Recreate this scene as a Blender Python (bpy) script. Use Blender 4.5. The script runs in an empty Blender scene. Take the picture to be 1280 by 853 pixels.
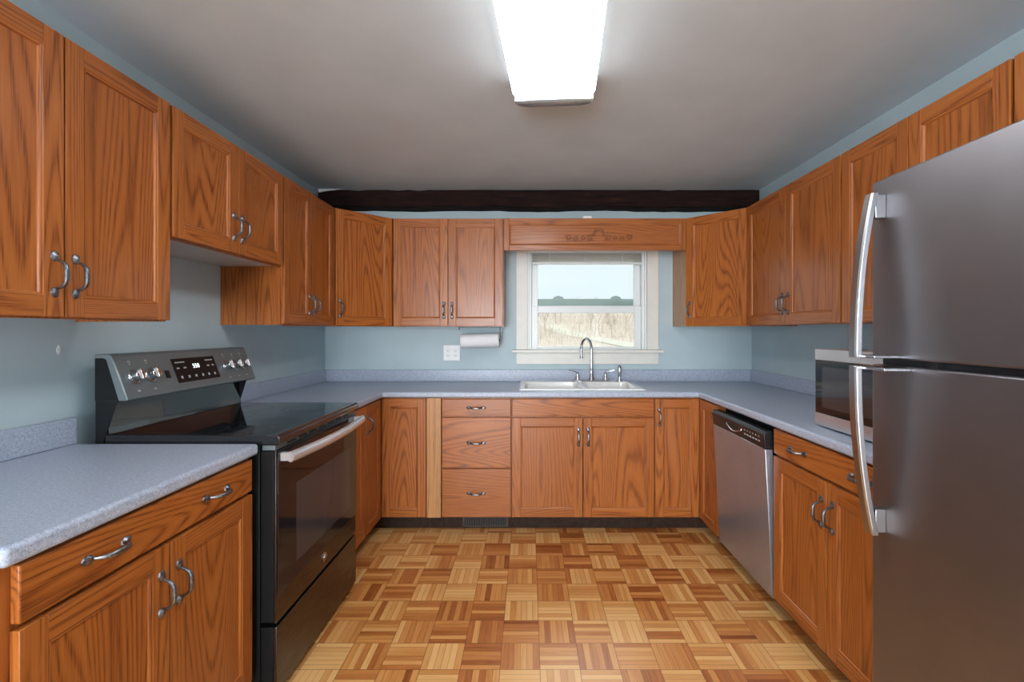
import bpy, bmesh, math, random
from mathutils import Vector, Matrix

# ------------------------------------------------------------------ camera, world, lights, exposure
S = 0.0254                       # all dimensions below are in inches
sc = bpy.context.scene
col = sc.collection
R = math.radians
def V(*a): return Vector(a)

cam_d = bpy.data.cameras.new('camera')
cam = bpy.data.objects.new('camera', cam_d); col.objects.link(cam)
cam.location = (0, 0, 50.85 * S); cam.rotation_euler = (R(90), 0, 0)
cam_d.sensor_width = 36; cam_d.lens = 589.4 / 1280 * 36
cam_d.shift_x = -0.016; cam_d.shift_y = -0.0095
cam_d.clip_start = 0.02; cam_d.clip_end = 800
sc.camera = cam

world = bpy.data.worlds.new('world'); sc.world = world; world.use_nodes = True
wn = world.node_tree.nodes; bgn = wn['Background']
bgn.inputs[0].default_value = (0.85, 0.93, 1.0, 1); bgn.inputs[1].default_value = 0.66

sun_d = bpy.data.lights.new('sun', 'SUN'); sun_d.energy = 2.3; sun_d.angle = R(1.0); sun_d.color = (1, .97, .94)
sun = bpy.data.objects.new('sun', sun_d); col.objects.link(sun)
sun.rotation_euler = (R(38), 0, R(-28))

def area(name, loc, rot, sx, sy, e, c):
    d = bpy.data.lights.new(name, 'AREA'); d.shape = 'RECTANGLE'; d.size = sx * S; d.size_y = sy * S
    d.energy = e; d.color = c
    o = bpy.data.objects.new(name, d); col.objects.link(o)
    o.location = V(*loc) * S; o.rotation_euler = rot
# added area fills outside two made-up windows behind the camera
area('fill_rear', (-28, -158, 45), (R(90), 0, 0), 58, 72, 150, (.90, .95, 1))
area('fill_rear_left', (-70, -85, 55), (0, R(-90), 0), 48, 58, 75, (.90, .95, 1))

# added area lamp above the view, strengthening sky light through the kitchen window
area('fill_sink_window', (18, 186, 112), (R(-52), 0, 0), 50, 30, 34, (.88, .95, 1))
sc.view_settings.view_transform = 'Standard'; sc.view_settings.look = 'None'
sc.view_settings.gamma = 1; sc.view_settings.use_curve_mapping = False
sc.view_settings.exposure = 0.72
LAMP = 9.5                        # radiance of the ceiling light's diffuser

# ------------------------------------------------------------------ mesh helpers
class MB:
    def __init__(s): s.bm = bmesh.new(); s.m = 0
    def face(s, pts, m=None):
        f = s.bm.faces.new([s.bm.verts.new(p) for p in pts]); f.material_index = s.m if m is None else m; return f
    def box(s, x0, x1, y0, y1, z0, z1, m=None):
        v = [s.bm.verts.new((x, y, z)) for z in (z0, z1) for y in (y0, y1) for x in (x0, x1)]
        fs = []
        for q in ((0,2,3,1),(4,5,7,6),(0,1,5,4),(2,6,7,3),(0,4,6,2),(1,3,7,5)):
            f = s.bm.faces.new([v[i] for i in q]); f.material_index = s.m if m is None else m; fs.append(f)
        return fs
    def prism(s, poly, a, b, axis='z', m=None):
        def P(u, w, t):
            return {'z': (u, w, t), 'y': (u, t, w), 'x': (t, u, w)}[axis]
        A = [s.bm.verts.new(P(u, w, a)) for u, w in poly]; B = [s.bm.verts.new(P(u, w, b)) for u, w in poly]
        n = len(poly); fs = [s.bm.faces.new(A), s.bm.faces.new(B)]
        for i in range(n): fs.append(s.bm.faces.new((A[i], A[(i+1) % n], B[(i+1) % n], B[i])))
        for f in fs: f.material_index = s.m if m is None else m
        bmesh.ops.recalc_face_normals(s.bm, faces=fs)
        return fs
    def tube(s, pts, rad, seg=10, m=None, flat=None):
        pts = [Vector(p) for p in pts]; n = len(pts)
        if not hasattr(rad, '__len__'): rad = [rad] * n
        rings = []; up = None
        for i, p in enumerate(pts):
            t = (pts[min(i+1, n-1)] - pts[max(i-1, 0)]).normalized()
            if up is None:
                up = Vector((0, 0, 1)) if abs(t.z) < .9 else Vector((1, 0, 0))
            a = (up - t * up.dot(t)).normalized(); up = a; b = t.cross(a)
            ka, kb = (1, 1) if flat is None else flat
            rings.append([s.bm.verts.new(p + (a * math.cos(q) * ka + b * math.sin(q) * kb) * rad[i]) for q in [2*math.pi*k/seg for k in range(seg)]])
        fs = []
        for i in range(n-1):
            for k in range(seg):
                fs.append(s.bm.faces.new((rings[i][k], rings[i][(k+1) % seg], rings[i+1][(k+1) % seg], rings[i+1][k])))
        fs.append(s.bm.faces.new(rings[0][::-1])); fs.append(s.bm.faces.new(rings[-1]))
        for f in fs: f.material_index = s.m if m is None else m
        bmesh.ops.recalc_face_normals(s.bm, faces=fs)
    def lathe(s, prof, c, axis=(0, 0, 1), seg=24, m=None):
        ax = Vector(axis).normalized(); c = Vector(c)
        a = ax.orthogonal().normalized(); b = ax.cross(a); rings = []
        for r, h in prof:
            rings.append([s.bm.verts.new(c + ax * h + (a * math.cos(q) + b * math.sin(q)) * max(r, 1e-4)) for q in [2*math.pi*k/seg for k in range(seg)]])
        fs = []
        for i in range(len(rings)-1):
            for k in range(seg):
                fs.append(s.bm.faces.new((rings[i][k], rings[i][(k+1) % seg], rings[i+1][(k+1) % seg], rings[i+1][k])))
        fs.append(s.bm.faces.new(rings[0][::-1])); fs.append(s.bm.faces.new(rings[-1]))
        for f in fs: f.material_index = s.m if m is None else m
        bmesh.ops.recalc_face_normals(s.bm, faces=fs)
    def cells(s, xs, ys, keep, z0, z1, m=None):
        vt = {}
        def v(x, y, z):
            k = (x, y, z)
            if k not in vt: vt[k] = s.bm.verts.new(k)
            return vt[k]
        nx, ny = len(xs)-1, len(ys)-1
        K = [[keep((xs[i]+xs[i+1])/2, (ys[j]+ys[j+1])/2) for j in range(ny)] for i in range(nx)]
        g = lambda i, j: 0 <= i < nx and 0 <= j < ny and K[i][j]
        fs = []
        for i in range(nx):
            for j in range(ny):
                if not K[i][j]: continue
                x0, x1, y0, y1 = xs[i], xs[i+1], ys[j], ys[j+1]
                fs.append(s.bm.faces.new((v(x0,y0,z1), v(x1,y0,z1), v(x1,y1,z1), v(x0,y1,z1))))
                fs.append(s.bm.faces.new((v(x0,y1,z0), v(x1,y1,z0), v(x1,y0,z0), v(x0,y0,z0))))
                for cond, a, b in ((g(i, j-1), (x0,y0), (x1,y0)), (g(i+1, j), (x1,y0), (x1,y1)), (g(i, j+1), (x1,y1), (x0,y1)), (g(i-1, j), (x0,y1), (x0,y0))):
                    if not cond: fs.append(s.bm.faces.new((v(*a, z0), v(*b, z0), v(*b, z1), v(*a, z1))))
        for f in fs: f.material_index = s.m if m is None else m
    def build(s, name, mats, parent=None, loc=(0, 0, 0), rz=0, sub=(0, 0, 0), bevel=0, seg=2, rot=None, tri=False):
        bmesh.ops.translate(s.bm, verts=s.bm.verts, vec=-Vector(sub))
        bmesh.ops.scale(s.bm, verts=s.bm.verts, vec=(S, S, S))
        me = bpy.data.meshes.new(name); s.bm.to_mesh(me); s.bm.free()
        for f in me.polygons: f.use_smooth = True
        me.set_sharp_from_angle(angle=R(32))
        for mt in (mats if isinstance(mats, (list, tuple)) else [mats]): me.materials.append(mt)
        o = bpy.data.objects.new(name, me); col.objects.link(o)
        if parent: o.parent = parent
        o.location = Vector(loc) * S
        o.rotation_euler = rot if rot else (0, 0, rz)
        if bevel:
            b = o.modifiers.new('bevel', 'BEVEL'); b.width = bevel * S; b.segments = seg; b.limit_method = 'ANGLE'; b.angle_limit = R(40)
        return o

def tag(o, label=None, cat=None, group=None, kind=None):
    if label: o['label'] = label
    if cat: o['category'] = cat
    if group: o['group'] = group
    if kind: o['kind'] = kind
    return o
def empty(name, loc, rz=0, label=None, cat=None, group=None, kind=None):
    o = bpy.data.objects.new(name, None); col.objects.link(o); o.empty_display_size = .05
    o.location = Vector(loc) * S; o.rotation_euler = (0, 0, rz)
    return tag(o, label, cat, group, kind)
def clone(src, parent, loc, rot=(0, 0, 0)):
    o = src.copy(); col.objects.link(o); o.parent = parent; o.location = Vector(loc) * S; o.rotation_euler = rot
    return o
def text(body, name, size, mat, parent, loc, rot, depth=.01):
    c = bpy.data.curves.new('t', 'FONT'); c.body = body; c.size = size * S; c.extrude = depth * S
    c.align_x = 'CENTER'; c.align_y = 'CENTER'
    t = bpy.data.objects.new('t', c); col.objects.link(t)
    dg = bpy.context.evaluated_depsgraph_get()
    me = bpy.data.meshes.new_from_object(t.evaluated_get(dg)); bpy.data.objects.remove(t)
    me.materials.clear(); me.materials.append(mat)
    o = bpy.data.objects.new(name, me); col.objects.link(o); o.parent = parent
    o.location = Vector(loc) * S; o.rotation_euler = rot
    return o

# ------------------------------------------------------------------ materials
class NT:
    def __init__(s, name):
        s.mat = bpy.data.materials.new(name); s.mat.use_nodes = True
        s.n = s.mat.node_tree.nodes; s.l = s.mat.node_tree.links; s.b = s.n['Principled BSDF']
    def node(s, t, **k):
        n = s.n.new(t)
        for a, b in k.items(): setattr(n, a, b)
        return n
    def put(s, sock, v):
        if isinstance(v, bpy.types.NodeSocket): s.l.new(v, sock)
        elif isinstance(v, (tuple, list)) and len(v) == 3 and sock.type == 'RGBA': sock.default_value = (*v, 1)
        else: sock.default_value = v
    def math(s, op, a, b=0, c=0):
        n = s.node('ShaderNodeMath', operation=op)
        for i, x in enumerate((a, b, c)): s.put(n.inputs[i], x)
        return n.outputs[0]
    def vmath(s, op, a, b):
        n = s.node('ShaderNodeVectorMath', operation=op); s.put(n.inputs[0], a); s.put(n.inputs[1], b); return n.outputs[0]
    def noise(s, vec, scale, detail=2, rough=.5, dist=0):
        n = s.node('ShaderNodeTexNoise'); s.put(n.inputs['Vector'], vec)
        n.inputs['Scale'].default_value = scale; n.inputs['Detail'].default_value = detail
        n.inputs['Roughness'].default_value = rough; n.inputs['Distortion'].default_value = dist
        return n.outputs['Fac']
    def ramp(s, f, stops, interp='LINEAR'):
        n = s.node('ShaderNodeValToRGB'); s.put(n.inputs[0], f); e = n.color_ramp.elements; n.color_ramp.interpolation = interp
        while len(e) < len(stops): e.new(.5)
        for q, (p, c) in zip(e, stops): q.position = p; q.color = (*c, 1) if len(c) == 3 else c
        return n.outputs[0]
    def mix(s, f, a, b, mode='MIX'):
        n = s.node('ShaderNodeMix', data_type='RGBA', blend_type=mode)
        s.put(n.inputs[0], f); s.put(n.inputs[6], a); s.put(n.inputs[7], b); return n.outputs[2]
    def coord(s, which='Object'): return s.node('ShaderNodeTexCoord').outputs[which]
    def bump(s, h, strength=.2, dist=.001):
        n = s.node('ShaderNodeBump'); s.put(n.inputs['Height'], h); n.inputs['Strength'].default_value = strength; n.inputs['Distance'].default_value = dist
        s.l.new(n.outputs[0], s.b.inputs['Normal'])
    def set(s, **k):
        for a, v in k.items(): s.put(s.b.inputs[a.replace('_', ' ')], v)
        return s.mat

def plain(name, c, rough=.5, metal=0, coat=0, nscale=0, namp=.06, bump=0, spec=.5):
    t = NT(name)
    if nscale:
        f = t.noise(t.coord(), nscale, 3)
        c2 = tuple(min(1, x * (1 + namp)) for x in c); c1 = tuple(x * (1 - namp) for x in c)
        t.set(Base_Color=t.ramp(f, [(.3, c1), (.7, c2)]))
        if bump: t.bump(f, bump)
    else: t.set(Base_Color=c)
    t.b.inputs['Specular IOR Level'].default_value = spec
    return t.set(Roughness=rough, Metallic=metal, Coat_Weight=coat)

def oak(name, axis='z', cathedral=True, tone=1.0, light=False):
    t = NT(name)
    oi = t.node('ShaderNodeObjectInfo').outputs['Random']
    off = t.node('ShaderNodeCombineXYZ'); t.put(off.inputs[0], t.math('MULTIPLY', oi, 37.)); t.put(off.inputs[1], t.math('MULTIPLY', oi, 13.)); t.put(off.inputs[2], t.math('MULTIPLY', oi, 71.))
    p = t.vmath('ADD', t.coord(), off.outputs[0])
    q = .10 if cathedral else .04
    st = (1, 1, q) if axis == 'z' else (q, 1, 1)
    st2 = (1, 1, .02) if axis == 'z' else (.02, 1, 1)
    a = t.vmath('MULTIPLY', p, st); b = t.vmath('MULTIPLY', p, st2)
    if cathedral: n = t.noise(a, 4.2, 1.2, .35, .15); k = 38.
    else: n = t.noise(a, 9.0, 1, .4, .1); k = 26.
    ring = t.math('PINGPONG', t.math('MULTIPLY', n, k), .5)
    ring = t.math('MULTIPLY', ring, 2.)
    fine = t.noise(b, 190., 3, .6); pores = t.noise(b, 520., 2, .5)
    broad = t.noise(a, 3.0, 2, .5)
    if light: cd, cm, cl = (.40, .17, .055), (.50, .235, .085), (.58, .30, .12)
    else: cd, cm, cl = (.19, .044, .0075), (.365, .103, .0175), (.48, .158, .033)
    cd, cm, cl = [tuple(x * tone for x in c) for c in (cd, cm, cl)]
    f = t.math('ADD', t.math('MULTIPLY', ring, .20), t.math('ADD', t.math('MULTIPLY', fine, .55), t.math('MULTIPLY', broad, .38)))
    c = t.ramp(f, [(.22, cd), (.46, cm), (.78, cl)])
    line = t.ramp(ring, [(.0, (1, 1, 1)), (.14, (.8,) * 3), (.42, (0, 0, 0))])
    por = t.ramp(pores, [(.40, (.12,) * 3), (.60, (1, 1, 1))])
    dk = t.math('MULTIPLY', t.math('ADD', t.math('MULTIPLY', line, .70), .16), por)
    c = t.mix(dk, c, tuple(x * .45 for x in cd))
    c = t.mix(t.math('MULTIPLY', oi, .25), c, tuple(x * .72 for x in cm))
    t.bump(t.math('SUBTRACT', fine, t.math('MULTIPLY', dk, .8)), .12, .0006)
    return t.set(Base_Color=c, Roughness=t.ramp(fine, [(.2, (.30,) * 3), (.8, (.42,) * 3)]), Coat_Weight=.2, Coat_Roughness=.18, Specular_IOR_Level=.38)

M = {}
M['oak_v'] = oak('oak_stile', 'z', False)
M['oak_h'] = oak('oak_rail', 'x', False)
M['oak_panel'] = oak('oak_panel', 'z', True)
M['oak_drawer'] = oak('oak_drawer', 'x', True)
M['oak_light'] = oak('oak_light_filler_lit_side', 'z', False, 1.0, True)
M['oak_carved'] = oak('oak_carving_dark_stain', 'x', False, .62)
M['laminate_in'] = plain('cabinet_underside_laminate', (.55, .55, .56), .45, nscale=20, namp=.05)
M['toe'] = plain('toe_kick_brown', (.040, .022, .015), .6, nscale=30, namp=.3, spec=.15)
M['pewter'] = plain('pewter_pull', (.22, .225, .245), .38, 1, nscale=160, namp=.45)
M['chrome'] = plain('chrome', (.60, .61, .63), .12, 1)
M['chrome_dark'] = plain('satin_nickel', (.45, .46, .48), .25, 1)
M['white_paint'] = plain('white_trim_paint', (.72, .71, .66), .4, nscale=12, namp=.03)
M['vinyl'] = plain('white_vinyl', (.78, .82, .82), .3)
M['vinyl_green'] = plain('storm_frame_grey_green', (.30, .36, .34), .4)
M['enamel'] = plain('white_enamel', (.90, .90, .88), .2, coat=.2)
M['plastic_white'] = plain('white_plastic', (.78, .79, .80), .35)
M['plastic_black'] = plain('black_plastic', (.010, .010, .012), .32, spec=.35)
M['black_satin'] = plain('black_painted_steel', (.008, .009, .010), .45, spec=.2)
M['black_gloss'] = plain('black_gloss_enamel', (.010, .011, .013), .10, coat=.5)
M['ceran'] = plain('black_cooktop_glass', (.008, .009, .010), .05, coat=.3)
M['burner'] = plain('burner_print_grey', (.045, .048, .05), .18)
M['slot'] = plain('dark_slot', (.01, .01, .01), .7)
M['paper'] = plain('paper_towel_white', (.80, .80, .81), .9, nscale=300, namp=.04, bump=.3)
M['print'] = plain('grey_printing', (.42, .43, .44), .6)
M['blind'] = plain('blind_slat_cream', (.62, .60, .54), .5)
M['register'] = plain('brown_metal_register', (.050, .036, .027), .5, .1)

def wall_mat(name, c):
    t = NT(name); p = t.coord()
    f = t.noise(p, 3.5, 4, .55); g = t.noise(p, 260., 2, .5)
    c1 = tuple(x * .95 for x in c); c2 = tuple(min(1, x * 1.04) for x in c)
    t.bump(g, .10, .0008)
    return t.set(Base_Color=t.ramp(f, [(.3, c1), (.7, c2)]), Roughness=.55)
M['wall'] = wall_mat('pale_blue_wall_paint', (.44, .545, .585))
M['ceiling'] = wall_mat('ceiling_off_white', (.60, .69, .755))
M['plaster'] = plain('white_plaster_patch', (.75, .76, .76), .8)

def laminate():
    t = NT('blue_grey_speckled_laminate'); p = t.coord()
    a = t.noise(p, 420., 2, .6); b = t.noise(p, 130., 3, .6); d = t.noise(p, 900., 1, .5)
    c = t.ramp(t.math('ADD', t.math('MULTIPLY', a, .6), t.math('MULTIPLY', b, .4)),
               [(.36, (.22, .26, .36)), (.5, (.365, .42, .53)), (.64, (.53, .58, .68))])
    c = t.mix(t.ramp(d, [(.62, (0, 0, 0)), (.7, (.6,) * 3)]), c, (.62, .64, .68))
    return t.set(Base_Color=c, Roughness=.33)
M['counter'] = laminate()

def steel(name, c, rough, axis, dark=.12, metal=1):
    t = NT(name); st = {'z': (1, 1, .01), 'x': (.01, 1, 1), 'y': (1, .01, 1)}[axis]
    f = t.noise(t.vmath('MULTIPLY', t.coord(), st), 900., 2, .6)
    g = t.noise(t.coord(), 4., 3, .5)
    t.bump(f, .04, .0003)
    return t.set(Base_Color=t.ramp(g, [(.3, tuple(x * (1 - dark) for x in c)), (.7, c)]), Metallic=metal,
                 Roughness=t.ramp(f, [(.3, (rough - .03,) * 3), (.7, (rough + .05,) * 3)]))
M['fridge'] = steel('fridge_brushed_steel', (.27, .265, .285), .42, 'y')
M['steel'] = steel('dishwasher_brushed_steel', (.40, .43, .50), .30, 'y', metal=.75)
M['steel_light'] = steel('light_brushed_steel', (.80, .81, .83), .35, 'y')
M['slate'] = steel('dark_slate_steel', (.10, .092, .09), .28, 'y')
M['slate_light'] = steel('slate_steel_control_panel', (.20, .235, .25), .42, 'y', metal=.55)
M['handle_steel'] = steel('satin_handle_steel', (.44, .44, .45), .30, 'z')

def glass(name, tint=(1, 1, 1), gl=.08):
    t = NT(name); t.n.remove(t.b)
    tr = t.node('ShaderNodeBsdfTransparent'); tr.inputs[0].default_value = (*tint, 1)
    g = t.node('ShaderNodeBsdfGlossy'); g.inputs['Roughness'].default_value = .02
    fr = t.node('ShaderNodeFresnel'); fr.inputs[0].default_value = 1.3
    mx = t.node('ShaderNodeMixShader'); t.l.new(fr.outputs[0], mx.inputs[0]); t.l.new(tr.outputs[0], mx.inputs[1]); t.l.new(g.outputs[0], mx.inputs[2])
    t.l.new(mx.outputs[0], t.n['Material Output'].inputs[0]); return t.mat
M['glass'] = glass('window_glass', (.95, .98, .97))
M['oven_glass'] = plain('dark_oven_glass', (.014, .012, .014), .08, spec=.3)
M['oven_inner'] = plain('oven_window_glass', (.050, .045, .048), .12, spec=.3)
M['mw_glass'] = plain('black_microwave_glass', (.008, .008, .009), .05, spec=.5)
M['display'] = plain('black_display_plastic', (.010, .010, .011), .25, spec=.2)
M['handle_bright'] = plain('bright_satin_metal', (.66, .68, .71), .28, .65)
M['mw_inner'] = plain('microwave_window_mesh', (.03, .03, .032), .15, coat=.3)

def emit(name, c, s):
    t = NT(name); t.set(Base_Color=c, Emission_Color=c, Emission_Strength=s); return t.mat
M['lamp'] = emit('white_light_diffuser', (.97, .985, 1), LAMP)
M['lamp_side'] = emit('white_light_diffuser_side', (1, .99, .975), LAMP * .12)
M['digits'] = emit('display_digits', (.85, .95, 1), 1.2)

def parquet():
    t = NT('oak_finger_parquet'); p = t.coord()
    sp = t.node('ShaderNodeSeparateXYZ'); t.put(sp.inputs[0], p)
    k = 1 / (6.02 * S)
    X = t.math('MULTIPLY', t.math('SUBTRACT', sp.outputs[0], 1.75 * S), k)
    Y = t.math('MULTIPLY', t.math('SUBTRACT', sp.outputs[1], 4.6 * S), k)
    i, j = t.math('FLOOR', X), t.math('FLOOR', Y); u, v = t.math('FRACT', X), t.math('FRACT', Y)
    par = t.math('FLOORED_MODULO', t.math('ADD', i, j), 2.)          # 1 = fingers along x
    sel = lambda a, b: t.math('ADD', t.math('MULTIPLY', a, par), t.math('MULTIPLY', b, t.math('SUBTRACT', 1., par)))
    w = t.math('MULTIPLY', sel(v, u), 6.)
    kk = t.math('FLOOR', w); fw = t.math('FRACT', w); along = sel(u, v)
    cb = t.node('ShaderNodeCombineXYZ'); t.put(cb.inputs[0], i); t.put(cb.inputs[1], j); t.put(cb.inputs[2], kk)
    wn1 = t.node('ShaderNodeTexWhiteNoise', noise_dimensions='3D'); t.put(wn1.inputs['Vector'], cb.outputs[0])
    cb2 = t.node('ShaderNodeCombineXYZ'); t.put(cb2.inputs[0], i); t.put(cb2.inputs[1], j); t.put(cb2.inputs[2], 77.)
    wn2 = t.node('ShaderNodeTexWhiteNoise', noise_dimensions='3D'); t.put(wn2.inputs['Vector'], cb2.outputs[0])
    gc = t.node('ShaderNodeCombineXYZ')
    t.put(gc.inputs[0], t.math('ADD', t.math('MULTIPLY', along, .35), t.math('MULTIPLY', i, 3.7)))
    t.put(gc.inputs[1], t.math('ADD', w, t.math('MULTIPLY', j, 5.3))); t.put(gc.inputs[2], t.math('MULTIPLY', wn1.outputs[0], 20.))
    g = t.noise(gc.outputs[0], 2.4, 4, .6)
    big = t.noise(p, 1.3, 2, .5)
    f = t.math('ADD', t.math('MULTIPLY', wn1.outputs[0], .38), t.math('ADD', t.math('MULTIPLY', wn2.outputs[0], .40), t.math('MULTIPLY', g, .34)))
    f = t.math('ADD', f, t.math('MULTIPLY', t.math('SUBTRACT', big, .5), .2))
    c = t.ramp(f, [(.18, (.25, .062, .012)), (.36, (.46, .155, .036)), (.53, (.63, .28, .078)), (.76, (.78, .45, .17))])
    edge = t.math('MINIMUM', fw, t.math('SUBTRACT', 1., fw))
    e1 = t.ramp(edge, [(.0, (.55,) * 3), (.07, (0, 0, 0))])
    eb = t.math('MINIMUM', t.math('MINIMUM', u, t.math('SUBTRACT', 1., u)), t.math('MINIMUM', v, t.math('SUBTRACT', 1., v)))
    e2 = t.ramp(eb, [(.0, (.85,) * 3), (.014, (0, 0, 0))])
    c = t.mix(t.math('MAXIMUM', e1, e2), c, (.13, .045, .016))
    t.bump(t.math('SUBTRACT', 1., t.math('MAXIMUM', e1, e2)), .15, .0006)
    return t.set(Base_Color=c, Roughness=t.ramp(g, [(.2, (.30,) * 3), (.8, (.42,) * 3)]), Coat_Weight=.12, Coat_Roughness=.25)
M['parquet'] = parquet()

def beam_mat():
    t = NT('dark_hewn_beam'); a = t.vmath('MULTIPLY', t.coord(), (.12, 1, 1))
    f = t.noise(a, 45., 4, .65); g = t.noise(t.coord(), 30., 3, .6)
    c = t.ramp(f, [(.3, (.006, .003, .003)), (.6, (.022, .009, .007)), (.85, (.05, .02, .012))])
    c = t.mix(t.ramp(g, [(.68, (0, 0, 0)), (.8, (.7,) * 3)]), c, (.07, .04, .025))
    t.bump(f, .6, .004)
    return t.set(Base_Color=c, Roughness=.75, Specular_IOR_Level=.12)
M['beam'] = beam_mat()

# ------------------------------------------------------------------ room shell
XL, XR, YB, YR, ZC = -61.6, 67.65, 142.9, -150.0, 92.25
def struct(name, mb, mats, **k):
    o = mb.build(name, mats, **k); o['kind'] = 'structure'; return o
b = MB(); b.box(XL-5, XR+5, YR-5, YB+5, -4, 0); struct('floor', b, M['parquet'])
b = MB(); b.box(XL-5, XR+5, YR-5, YB+5, ZC, ZC+6); struct('ceiling', b, M['ceiling'])
b = MB(); b.box(XR, XR+5, YR, YB, 0, ZC); struct('wall_right', b, M['wall'])
WX0, WX1, WZ0, WZ1 = -.2, 35.8, 44.4, 76.5       # kitchen window opening
def holed_wall(x0, x1, y0, y1, holes):
    b = MB(); xs = sorted({x0, x1, *[h[0] for h in holes], *[h[1] for h in holes]}); zs = sorted({0, ZC, *[h[2] for h in holes], *[h[3] for h in holes]})
    b.cells(xs, zs, lambda x, z: not any(h[0] < x < h[1] and h[2] < z < h[3] for h in holes), -y1, -y0)
    bmesh.ops.rotate(b.bm, verts=b.bm.verts, cent=(0, 0, 0), matrix=Matrix.Rotation(R(90), 3, 'X'))
    return b
struct('wall_back', holed_wall(XL-5, XR+5, YB, YB+5, [(WX0, WX1, WZ0, WZ1)]), M['wall'])
RH = [(-58, 2, 6, 82)]
struct('wall_rear', holed_wall(XL-5, XR+5, YR-5, YR, RH), M['wall'])
for n, h in enumerate(RH):                        # unseen rear window, added to let the fill light in
    r = empty('window_%d' % (n+2), (h[0], YR-2, h[2]), kind='structure'); sub = (h[0], YR-2, h[2])
    b = MB(); w = 2.2
    b.box(h[0]+.02, h[0]+w, YR-3, YR-1, h[2]+.02, h[3]-.02); b.box(h[1]-w, h[1]-.02, YR-3, YR-1, h[2]+.02, h[3]-.02)
    b.box(h[0]+w, h[1]-w, YR-3, YR-1, h[2]+.02, h[2]+w); b.box(h[0]+w, h[1]-w, YR-3, YR-1, h[3]-w, h[3]-.02)
    b.box(h[0]+w, h[1]-w, YR-3, YR-1, 49, 51); b.build('window_frame', M['vinyl'], r, sub=sub)

b = MB(); b.cells([YR, -115, -55, YB], [0, 30, 80, ZC], lambda y, z: not (-115 < y < -55 and 30 < z < 80), XL-5, XL)
bmesh.ops.transform(b.bm, verts=b.bm.verts, matrix=Matrix(((0, 0, 1, 0), (1, 0, 0, 0), (0, 1, 0, 0), (0, 0, 0, 1))))
struct('wall_left', b, M['wall'])
r = empty('window_3', (XL-2, -115, 30), kind='structure'); sub = (XL-2, -115, 30)  # unseen left wall window, added for the second fill lamp
b = MB()
for a in ((-114.98, -112.8, 30.02, 79.98), (-57.2, -55.02, 30.02, 79.98), (-112.8, -57.2, 30.02, 32.2), (-112.8, -57.2, 77.8, 79.98), (-86, -84, 32.2, 77.8)): b.box(XL-3, XL-1, *a)
b.build('window_frame', M['vinyl'], r, sub=sub)

# ceiling beam
b = MB(); rnd = random.Random(4)
N = 44; x0, x1 = -61.3, 67.3
rows = []
for i in range(N+1):
    x = x0 + (x1-x0)*i/N
    zb = 87.15 + .16*math.sin(i*.5) + rnd.uniform(-.1, .1) - (.18 if i > N-8 else 0); zt = ZC - .12 - (.25 if rnd.random() < .12 else 0)
    yf = 137.5 + .12*math.sin(i*.7) + rnd.uniform(-.06, .06)
    rows.append([b.bm.verts.new(p) for p in ((x, YB-.05, zb), (x, yf+.35, zb), (x, yf, zb+.4), (x, yf, zt-.35), (x, yf+.3, zt), (x, YB-.05, zt))])
for i in range(N):
    for k in range(6): b.bm.faces.new((rows[i][k], rows[i+1][k], rows[i+1][(k+1) % 6], rows[i][(k+1) % 6]))
b.bm.faces.new(rows[0]); b.bm.faces.new(rows[-1][::-1]); bmesh.ops.recalc_face_normals(b.bm, faces=b.bm.faces)
o = b.build('ceiling_beam', M['beam'], loc=(0, 140, 87), sub=(0, 140, 87))
tag(o, 'dark rough hewn wooden beam along the ceiling above the window wall', 'beam')
b = MB(); b.prism([(-61.2, 92.2), (-60.9, 91.3), (-59, 91.6), (-56.5, 91.9), (-54, 92.2)], 137.0, 137.35, 'y')
o = b.build('plaster_patch', M['plaster'], loc=(-56, 137.2, 91), sub=(-56, 137.2, 91)); tag(o, 'ragged white plaster bit at the left end of the dark beam', 'plaster')
b = MB(); b.prism([(0, -.65), (-.25, -.3), (-.22, .3), (.02, .65), (.28, .25), (.22, -.35)], 0, .04, 'z')
bmesh.ops.transform(b.bm, verts=b.bm.verts, matrix=Matrix(((0, 0, 1, 0), (1, 0, 0, 0), (0, 1, 0, 0), (0, 0, 0, 1))))
o = b.build('filler_patch', M['plaster'], loc=(XL, 61.8, 48.4))
tag(o, 'small white filler spot on the blue wall left of the range', 'patch')

# ------------------------------------------------------------------ kitchen window
wr = empty('window_1', (WX0, YB, WZ0), kind='structure'); ws = (WX0, YB, WZ0)
b = MB(); cw = 3.45; ct = .75
b.box(WX0-cw, WX0, YB-ct, YB-.01, WZ0+.9, WZ1+cw); b.box(WX1, WX1+cw, YB-ct, YB-.01, WZ0+.9, WZ1+cw); b.box(WX0, WX1, YB-ct, YB-.01, WZ1, WZ1+cw)
b.build('casing', M['white_paint'], wr, sub=ws, bevel=.08)
b = MB(); b.box(WX0-cw-1.3, WX1+cw+1.3, YB-1.9, YB-.01, WZ0, WZ0+.88); b.box(WX0+.02, WX1-.02, YB-.01, YB+2.2, WZ0+.02, WZ0+.5); b.build('sill', M['white_paint'], wr, sub=ws, bevel=.15, seg=3)
b = MB(); b.box(WX0-cw, WX1+cw, YB-.7, YB-.01, WZ0-3.5, WZ0-.02); b.build('apron', M['white_paint'], wr, sub=ws, bevel=.08)
b = MB(); fw = 1.15                              # jamb liner
b.box(WX0+.02, WX0+fw, YB+1.2, YB+4.8, WZ0+.5, WZ1-.02); b.box(WX1-fw, WX1-.02, YB+1.2, YB+4.8, WZ0+.5, WZ1-.02); b.box(WX0+fw, WX1-fw, YB+1.2, YB+4.8, WZ1-1.6, WZ1-.02)
b.box(WX0+.02, WX0+.5, YB+.02, YB+1.2, WZ0+.5, WZ1-.02); b.box(WX1-.5, WX1-.02, YB+.02, YB+1.2, WZ0+.5, WZ1-.02)
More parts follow.
